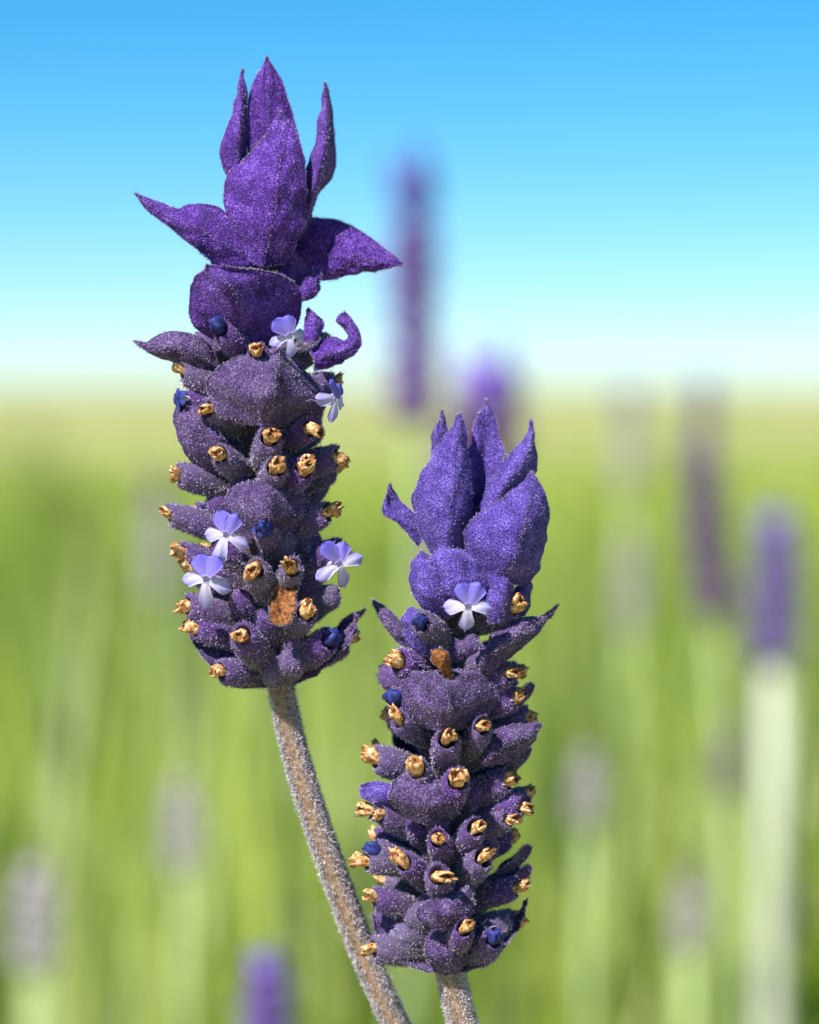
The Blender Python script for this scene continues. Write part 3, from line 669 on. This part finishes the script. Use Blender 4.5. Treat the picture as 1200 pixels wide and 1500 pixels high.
# far-side bracts, so the spikes are whole all round
GEN = {id(mm): [generic_bract(mm, 0.0058, 0.0021, 0.0011, 0.0004 * s, s) for s in range(2)] for mm in (HI1, HI2, LOW)}
def back_bract(fl, x, y, dep, az, lean, mm, sc):
    """az degrees: 0 faces away from the camera, 90 faces right"""
    a = math.radians(az); out = Vector((math.sin(a), math.cos(a), 0))
    Bp = Vector(W(x, y, dep) - fl.base)
    o = link('bract', random.Random(int(x + y)).choice(GEN[id(mm)]), fl.root, Bp)
    up = Vector((0, 0, 1)) * math.cos(lean) + out * math.sin(lean)
    orient(o, Bp, Bp + up, out=out); o.scale = (sc,) * 3
for (x, y, dp, az, ln, sc) in [(352, 440, 14, 200, .1, .62), (420, 445, 16, 160, .1, .75), (392, 440, 10, 180, 0, .62), (395, 370, 26, 20, .25, 1.25), (380, 375, 24, -60, .35, 0.95), (412, 375, 24, 75, .3, 0.95), (398, 330, 12, -10, .1, 1.2)]:
    back_bract(A, x, y, dp, az, ln, HI1, sc)
for (x, y, dp, az, ln, sc) in [(690, 800, 30, 10, .15, 1.2), (676, 805, 26, -70, .2, 0.9), (706, 800, 26, 70, .2, 1.0)]:
    back_bract(B, x, y, dp, az, ln, HI2, sc)
for y in range(520, 960, 110):
    for az in (-70, -10, 55): back_bract(A, A.axis(y) + 30 * math.sin(math.radians(az)), y + 30, 40, az + (25 if y % 3 else 0), .8, LOW, 0.8)
for y in range(1000, 1400, 100):
    for az in (-65, 0, 60): back_bract(B, B.axis(y) + 30 * math.sin(math.radians(az)), y + 30, 40, az + (25 if y % 3 else 0), .8, LOW, 0.8)
for (y, az) in [(1035, 95), (1128, 92), (1200, 98), (1272, 94), (1300, 100)]:      # dark edges peeping out on the right
    back_bract(B, B.axis(y) + 62, y + 22, 18, az, .75, LOW, 0.72)

# ------------------------------------------------------------------ leaves low on the two stems
def leaf_mesh(seed, length=0.034, width=0.0026):
    rng = np.random.default_rng(seed); nu, nv = 26, 5
    u = np.linspace(0, 1, nu)[:, None]; v = np.linspace(-1, 1, nv)[None, :]
    wd = width * (np.sin(np.pi * u ** 0.8) ** 0.6 * 0.9 + 0.1) * (1 + 0.22 * np.where(np.arange(nu) % 2, 1, -1)[:, None] * (np.abs(v) > 0.9))
    G = np.stack([v * wd, 0.15 * width * np.abs(v) + 0.004 * u ** 2, length * u + 0 * v], -1)
    return shell(G, 0.0003, rng, [M['leaf'], M['hairstem'], M['hairstem']], 1.0, 0.0002, 0.00001, 0.0002)
LEAF = [leaf_mesh(s) for s in range(3)]
def stem_leaves(fl, pts):
    P = catmull(pts, 120)
    for i in (62, 74, 86, 96, 106):
        for sgn in (-1, 1):
            az = i * 1.57 + (0 if sgn > 0 else math.pi)
            o = link('leaf', random.Random(i).choice(LEAF), fl.root, P[i])
            out = Vector((math.cos(az), math.sin(az), 0))
            orient(o, P[i], Vector(P[i]) + Vector((0, 0, 1)) * 0.8 + out * 0.6, out=-out)
stem_leaves(A, pA); stem_leaves(B, pB)

# ------------------------------------------------------------------ background plants
MAT_FOL = []
for k, (c1, c2) in enumerate([((0.14, 0.23, 0.02), (0.30, 0.42, 0.05)), ((0.28, 0.37, 0.04), (0.50, 0.60, 0.12)), ((0.035, 0.085, 0.012), (0.10, 0.18, 0.03)), ((0.46, 0.52, 0.22), (0.62, 0.67, 0.38))]):
    m, t, out = newmat('foliage_%s' % ('mid', 'yellow', 'dark', 'pale')[k])
    g = nd(t, 'ShaderNodeNewGeometry'); r = ramp(t, [(0, c1), (1, c2)], g.outputs['Random Per Island'])
    surf(t, out, r.outputs[0], 0.55, 0.42, 0, spec=0.3); MAT_FOL.append(m)
M['whitestem'] = mat_simple('stem_white', [(0.3, (0.50, 0.54, 0.42)), (0.7, (0.72, 0.74, 0.64))], 200, 0.8, 0.1)
M['bgstem'] = mat_simple('stem_pale', [(0.3, (0.26, 0.36, 0.12)), (0.7, (0.42, 0.50, 0.24))], 200, 0.8, 0.1)
M['twig'] = mat_simple('twig', [(0.3, (0.08, 0.07, 0.04)), (0.7, (0.18, 0.16, 0.09))], 200, 0.85, 0)

def blades(P, D, L, Wd, rng):
    n = len(P); D = D / np.linalg.norm(D, axis=1, keepdims=True)
    side = np.cross(D, rng.normal(0, 1, (n, 3))); side /= np.linalg.norm(side, axis=1, keepdims=True) + 1e-9
    bend = np.cross(side, D) * (L * rng.uniform(0.02, 0.22, n))[:, None]
    V = np.empty((n, 7, 3)); L = L[:, None]; Wd = Wd[:, None]
    V[:, 0] = P - side * Wd * .4; V[:, 1] = P + side * Wd * .4
    V[:, 2] = P + D * L * .35 + bend * .15 - side * Wd; V[:, 3] = P + D * L * .35 + bend * .15 + side * Wd
    V[:, 4] = P + D * L * .72 + bend * .55 - side * Wd * .8; V[:, 5] = P + D * L * .72 + bend * .55 + side * Wd * .8
    V[:, 6] = P + D * L + bend
    b = np.arange(n)[:, None] * 7
    return V.reshape(-1, 3), np.concatenate([b + [0, 1, 3, 2], b + [2, 3, 5, 4]]), b + [4, 5, 6]

def make_shrub(seed, h=0.52, rad=0.17, nst=46, nl=34):
    rng = np.random.default_rng(seed); P = []; D = []; TV = []; TF = []
    for i in range(nst):
        az = rng.uniform(0, 6.283); rr = rad * math.sqrt(rng.random()); hh = h * (1 - 0.45 * (rr / rad) ** 2) * rng.uniform(.75, 1.05)
        tip = np.array([rr * math.cos(az), rr * math.sin(az), hh]); root = tip * np.array([.22, .22, 0])
        c = root + (tip - root) * 0.5; c[:2] += (tip[:2] - root[:2]) * 0.15
        u = np.linspace(0, 1, 7)[:, None]; path = (1-u)**2 * root + 2*u*(1-u) * c + u**2 * tip
        b = len(TV) * 0 + sum(len(x) for x in TV)
        ring = np.array([[1, 0, 0], [-.5, .87, 0], [-.5, -.87, 0]]) * 0.0018
        tv = (path[:, None] + ring[None] * (1 - 0.6 * u)[:, None]).reshape(-1, 3); TV.append(tv)
        for k in range(6):
            for s in range(3):
                s2 = (s + 1) % 3; TF.append([b + k*3 + s, b + k*3 + s2, b + k*3 + 3 + s2, b + k*3 + 3 + s])
        f = rng.uniform(0.35, 1.0, nl) ** 0.8; f[:6] = rng.uniform(.93, 1, 6)
        pp = (1-f)[:, None]**2 * root + 2*(f*(1-f))[:, None] * c + (f**2)[:, None] * tip
        a2 = rng.uniform(0, 6.283, nl)
        dd = np.stack([np.cos(a2), np.sin(a2), rng.uniform(.7, 2.4, nl)], 1)
        P.append(pp); D.append(dd)
    P = np.concatenate(P); D = np.concatenate(D); n = len(P)
    V, Q, T = blades(P, D, rng.uniform(.022, .042, n), rng.uniform(.0012, .0024, n), rng)
    return V, Q, T, np.concatenate(TV), np.array(TF)
SHRUB = []
for s in range(5):
    V, Q, T, tv, tf = make_shrub(40 + s)
    SHRUB.append((V, Q, T, mesh('branches', tv, [tf], [M['twig']])))
FOLI = {}
def shrub(px, D, h, kind, var, rz, label, group=None, sc=1.0):
    """px is the picture column, D the distance from the camera in metres"""
    x = (px - 600) * PX / DIST * D; y = CAMPOS[1] + D
    e = bpy.data.objects.new('lavender_shrub', None); COL.objects.link(e); e.location = (x, y, 0); e.rotation_euler = (0, 0, rz); e.empty_display_size = .05
    e.scale = (sc, sc, h / 0.52)
    tag(e, label, 'shrub', group)
    key = (var, kind)
    if key not in FOLI:
        V, Q, T, _ = SHRUB[var]; FOLI[key] = mesh('foliage', V, [Q, T], [MAT_FOL[kind]], [0, 0], [True, True])
    link('foliage', FOLI[key], e); link('branches', SHRUB[var][3], e)
    return e
rs = random.Random(4)
GRP = 'lavender shrubs in the field behind the flowers'
for i, (px, D, h, k) in enumerate([(60, 0.72, 0.50, 2), (330, 0.80, 0.53, 2), (560, 0.95, 0.50, 0), (860, 0.78, 0.49, 1), (1130, 0.86, 0.50, 0), (-60, 1.1, 0.52, 0), (200, 1.15, 0.55, 0),
                                  (450, 1.3, 0.50, 1), (720, 1.25, 0.55, 2), (980, 1.2, 0.52, 1), (1260, 1.25, 0.54, 1), (90, 1.7, 0.54, 2), (350, 1.8, 0.57, 2), (620, 1.75, 0.55, 0),
                                  (840, 1.9, 0.54, 0), (1100, 1.75, 0.54, 1), (0, 2.4, 0.57, 0), (260, 2.5, 0.56, 0), (520, 2.6, 0.57, 1), (780, 2.5, 0.56, 1), (1020, 2.6, 0.57, 0), (1200, 2.4, 0.55, 1),
                                  (80, 3.6, 0.6, 2), (330, 3.8, 0.59, 0), (620, 3.7, 0.58, 0), (900, 3.9, 0.58, 1), (1150, 3.7, 0.57, 1), (1480, .95, .52, 1), (1750, 1.3, .54, 0), (1520, 1.9, .55, 1), (2050, 1.7, .55, 2), (1450, 2.8, .56, 0), (1900, 2.7, .57, 1), (-320, .9, .52, 2), (-420, 1.6, .55, 0), (-300, 2.6, .57, 1), (-750, 2.0, .56, 1)]):
    shrub(px, D, h, k, i % 5, rs.uniform(0, 6.28), ('yellow-green', 'yellow-green', 'deep green')[0 if k == 0 else k] .replace('yellow-green', ('mid green', 'yellow-green')[min(k, 1)]) + ' narrow-leaved lavender shrub blurred behind the flowers', GRP + (', %s' % ('mid green', 'yellow-green', 'deep green')[k]))

# meadow grass
def grass():
    rng = np.random.default_rng(8); n = 60000
    D = 0.55 + 24 * rng.random(n) ** 2.2; a = rng.uniform(-0.62, 0.75, n)
    P = np.stack([D * a * 1.1, CAMPOS[1] + D, np.zeros(n)], 1)
    L = rng.uniform(.10, .34, n) * np.clip(1.0 - D / 40, .5, 1); Dr = np.stack([rng.normal(0, .22, n), rng.normal(0, .22, n), np.ones(n)], 1)
    V, Q, T = blades(P, Dr, L, rng.uniform(.0018, .0038, n) * np.clip(D / 3, 1, 4), rng)
    tag(link('meadow_grass', mesh('meadow_grass', V, [Q, T], [MAT_FOL[1]])), 'yellow-green meadow grass between and behind the lavender shrubs', 'grass', kind='stuff')
grass()

# long leafy stalks standing up among the shrubs
def stalks(name, n, kind, seed, label, xr, Dr, hr, wr):
    """clumps of long blades; the clumps go on to both sides of the view"""
    VV, QQ, TT, off = [], [], [], 0
    w0 = xr[1] - xr[0]
    for part, lo in enumerate((xr[0], xr[0] - w0, xr[1], xr[1] + w0)):
        rng = np.random.default_rng(seed + 100 * part)
        cl = rng.integers(0, n // 9, n); cx = rng.uniform(lo, lo + w0, n // 9); cd = rng.uniform(*Dr, n // 9)
        px = cx[cl] + rng.normal(0, 26, n); D = cd[cl] + rng.normal(0, .03, n)
        P = np.stack([(px - 600) * PX / DIST * D, CAMPOS[1] + D, np.zeros(n)], 1)
        V, Q, T = blades(P, np.stack([rng.normal(0, .05, n), rng.normal(0, .05, n), np.ones(n)], 1), rng.uniform(*hr, n), rng.uniform(*wr, n), rng)
        VV.append(V); QQ.append(Q + off); TT.append(T + off); off += len(V)
    tag(link(name, mesh(name, np.concatenate(VV), [np.concatenate(QQ), np.concatenate(TT)], [MAT_FOL[kind]])), label, 'grass', kind='stuff')
stalks('tall_grass', 500, 1, 21, 'tall yellow-green grass blades standing among the lavender shrubs', (-80, 1280), (.68, 1.7), (.48, .62), (.003, .0065))
stalks('tall_pale_grass', 170, 3, 22, 'tall pale green grass blades standing among the lavender shrubs', (-80, 1280), (.68, 1.5), (.47, .61), (.003, .0065))
stalks('tall_dark_grass', 120, 2, 23, 'tall deep green grass blades standing among the lavender shrubs', (-80, 760), (.7, 1.7), (.47, .61), (.004, .008))
# blurred lavender spikes
HEADS = {}
def head_mesh(seed, mats):
    rng = np.random.default_rng(seed); V = []; Q = []; n0 = 0
    for wv in range(8):                                   # whorls of small calyces round the axis (unit: 40 mm spike)
        z = 0.001 + wv * 0.0033
        for k in range(9):
            a = k * 0.698 + wv * .35; el = rng.uniform(.35, .8); L = rng.uniform(.0046, .006)
            ax = np.array([math.cos(a) * math.cos(el), math.sin(a) * math.cos(el), math.sin(el)])
            s1 = np.cross(ax, [0, 0, 1]); s1 /= np.linalg.norm(s1); s2 = np.cross(ax, s1)
            th = np.linspace(0, 6.283, 6, endpoint=False)
            for (f, r) in [(0, .0005), (.5, .0011), (.9, .0011), (1, .0003)]:
                V.append(np.array([0, 0, z]) + ax * L * f + (s1 * np.cos(th)[:, None] + s2 * np.sin(th)[:, None]) * r)
            I = np.arange(24).reshape(4, 6) + n0; J = np.roll(I, -1, 1)
            Q.append(np.stack([I[:-1], J[:-1], J[1:], I[1:]], -1).reshape(-1, 4)); n0 += 24
    return mesh('flower_head', np.concatenate(V), [np.concatenate(Q)], mats)
def mat_flat(name, c1, c2, transl=.2):
    m, t, out = newmat(name)
    n = noise(t, 900, 2); r = ramp(t, [(0.3, c1), (0.7, c2)], n.outputs[0]); surf(t, out, r.outputs[0], .8, transl); return m
HM = {'purple': mat_flat('head_purple', (0.16, 0.09, 0.36), (0.28, 0.17, 0.55)), 'bright': mat_flat('head_bright', (0.20, 0.10, 0.55), (0.34, 0.22, 0.75)),
      'dark': mat_flat('head_dark', (0.12, 0.045, 0.19), (0.22, 0.10, 0.32)), 'grey': mat_flat('head_grey', (0.46, 0.41, 0.45), (0.66, 0.61, 0.63)), 'mauve2': mat_flat('head_plum', (0.12, 0.06, 0.26), (0.24, 0.13, 0.44)), 'blue': mat_flat('head_blue', (0.10, 0.09, 0.42), (0.20, 0.18, 0.62)), 'mauve': mat_flat('head_mauve', (0.16, 0.09, 0.24), (0.28, 0.18, 0.38))}
for i, (k, m) in enumerate(HM.items()): HEADS[k] = head_mesh(60 + i, [m])
CROWN = {k: generic_bract([m, m, m], 0.0125, 0.0036, 0.0012, 0.001, 3, dens=0.5) for k, m in HM.items()}
def bg_spike(px, ytop, ybot, Dk, lower, upper, label, width=1.0, stem_r=0.0011, lean=0.0, stemmat='bgstem', pale_leaf=0):
    """ytop / ybot picture rows of crown tip and spike foot, Dk distance in multiples of the focus distance"""
    D = DIST * Dk; k = PX * Dk
    foot = CAMPOS + FWD * D + RGT * (px - 600) * k + UPV * (750 - ybot) * k
    Lh = (ybot - ytop) * k; sc = Lh / 0.038
    e = bpy.data.objects.new('lavender_flower', None); COL.objects.link(e); e.empty_display_size = .02
    base = np.array([foot[0] - lean * foot[2], foot[1], 0]); e.location = base
    tag(e, label, 'flower', 'blurred lavender flowers in the field')
    rot = Matrix.Rotation(math.atan(lean), 3, 'Y')
    h = link('flower_head', HEADS[lower], e, foot - base); h.scale = (sc * width, sc * width, sc); h.rotation_euler = rot.to_euler()
    for q in range(5):
        c = link('crown_bract', CROWN[upper], e); up = Vector((0.32 * math.cos(q * 1.257), 0.32 * math.sin(q * 1.257), 1)) if q else Vector((0, 0, 1))
        p0 = Vector(foot - base) + rot @ Vector((0, 0, 0.0265 * sc)); out = Vector((math.cos(q * 1.257), math.sin(q * 1.257), 0))
        c.location = p0; orient(c, p0, p0 + rot @ up, out=out); c.scale = (sc * width, sc * width, sc * (1.04 if q == 0 else .9))
    fl = Flower(); fl.root = e
    tube('stem', [np.zeros(3), (foot - base) * np.array([.45, .45, .5]), (foot - base)], [stem_r * 1.3, stem_r], fl, [M[stemmat]], nth=8, dens=0, nsub=14)
    return e
bg_spike(606, 215, 630, 3.0, 'mauve2', 'blue', 'tall blurred purple lavender spike rising against the sky', width=0.80, lean=0.0)
bg_spike(672, 500, 900, 3.3, 'dark', 'bright', 'blurred lavender spike with bright violet crown behind the shorter sharp flower', width=1.35, lean=0.13)
bg_spike(1135, 738, 978, 3.6, 'purple', 'bright', 'blurred lavender spike with light violet top above a thick whitish stem', width=1.3, stem_r=0.0030, stemmat='whitestem')
bg_spike(1046, 640, 915, 3.3, 'dark', 'mauve', 'blurred dark purple lavender spike leaning beside the light violet one', width=0.95, lean=-0.08)
bg_spike(920, 560, 720, 4.6, 'grey', 'mauve', 'faint grey-mauve lavender spike at the horizon', width=1.0)
bg_spike(1030, 545, 690, 4.4, 'mauve', 'purple', 'faint purple lavender spike at the horizon above the dark one', width=1.0)
bg_spike(270, 1135, 1270, 2.8, 'grey', 'grey', 'pale grey lavender spike low in the field with a light green stem', width=1.6, stem_r=0.0014)
bg_spike(55, 1255, 1420, 2.7, 'grey', 'grey', 'broad pale grey-mauve lavender spike low beside dark foliage', width=1.7, stem_r=0.002)
bg_spike(390, 1385, 1580, 2.1, 'purple', 'bright', 'saturated violet lavender spike tip poking up from the foliage', width=1.5)
bg_spike(862, 1095, 1210, 2.8, 'grey', 'grey', 'small pale grey lavender spike on a light green stem', width=1.6, stem_r=0.0014)
bg_spike(1010, 1270, 1395, 2.8, 'grey', 'mauve', 'small grey lavender spike low in yellow-green foliage', width=1.5, stem_r=0.002)
bg_spike(1065, 1060, 1170, 3.0, 'mauve', 'grey', 'small faint mauve lavender spike in front of green foliage', width=1.1)
bg_spike(232, 690, 880, 4.2, 'grey', 'mauve', 'faint mauve lavender spike beside the taller sharp flower', width=0.9)
bg_spike(925, 775, 930, 4.2, 'grey', 'grey', 'washed-out grey lavender spike on a pale stem', width=1.0, stem_r=0.0018)
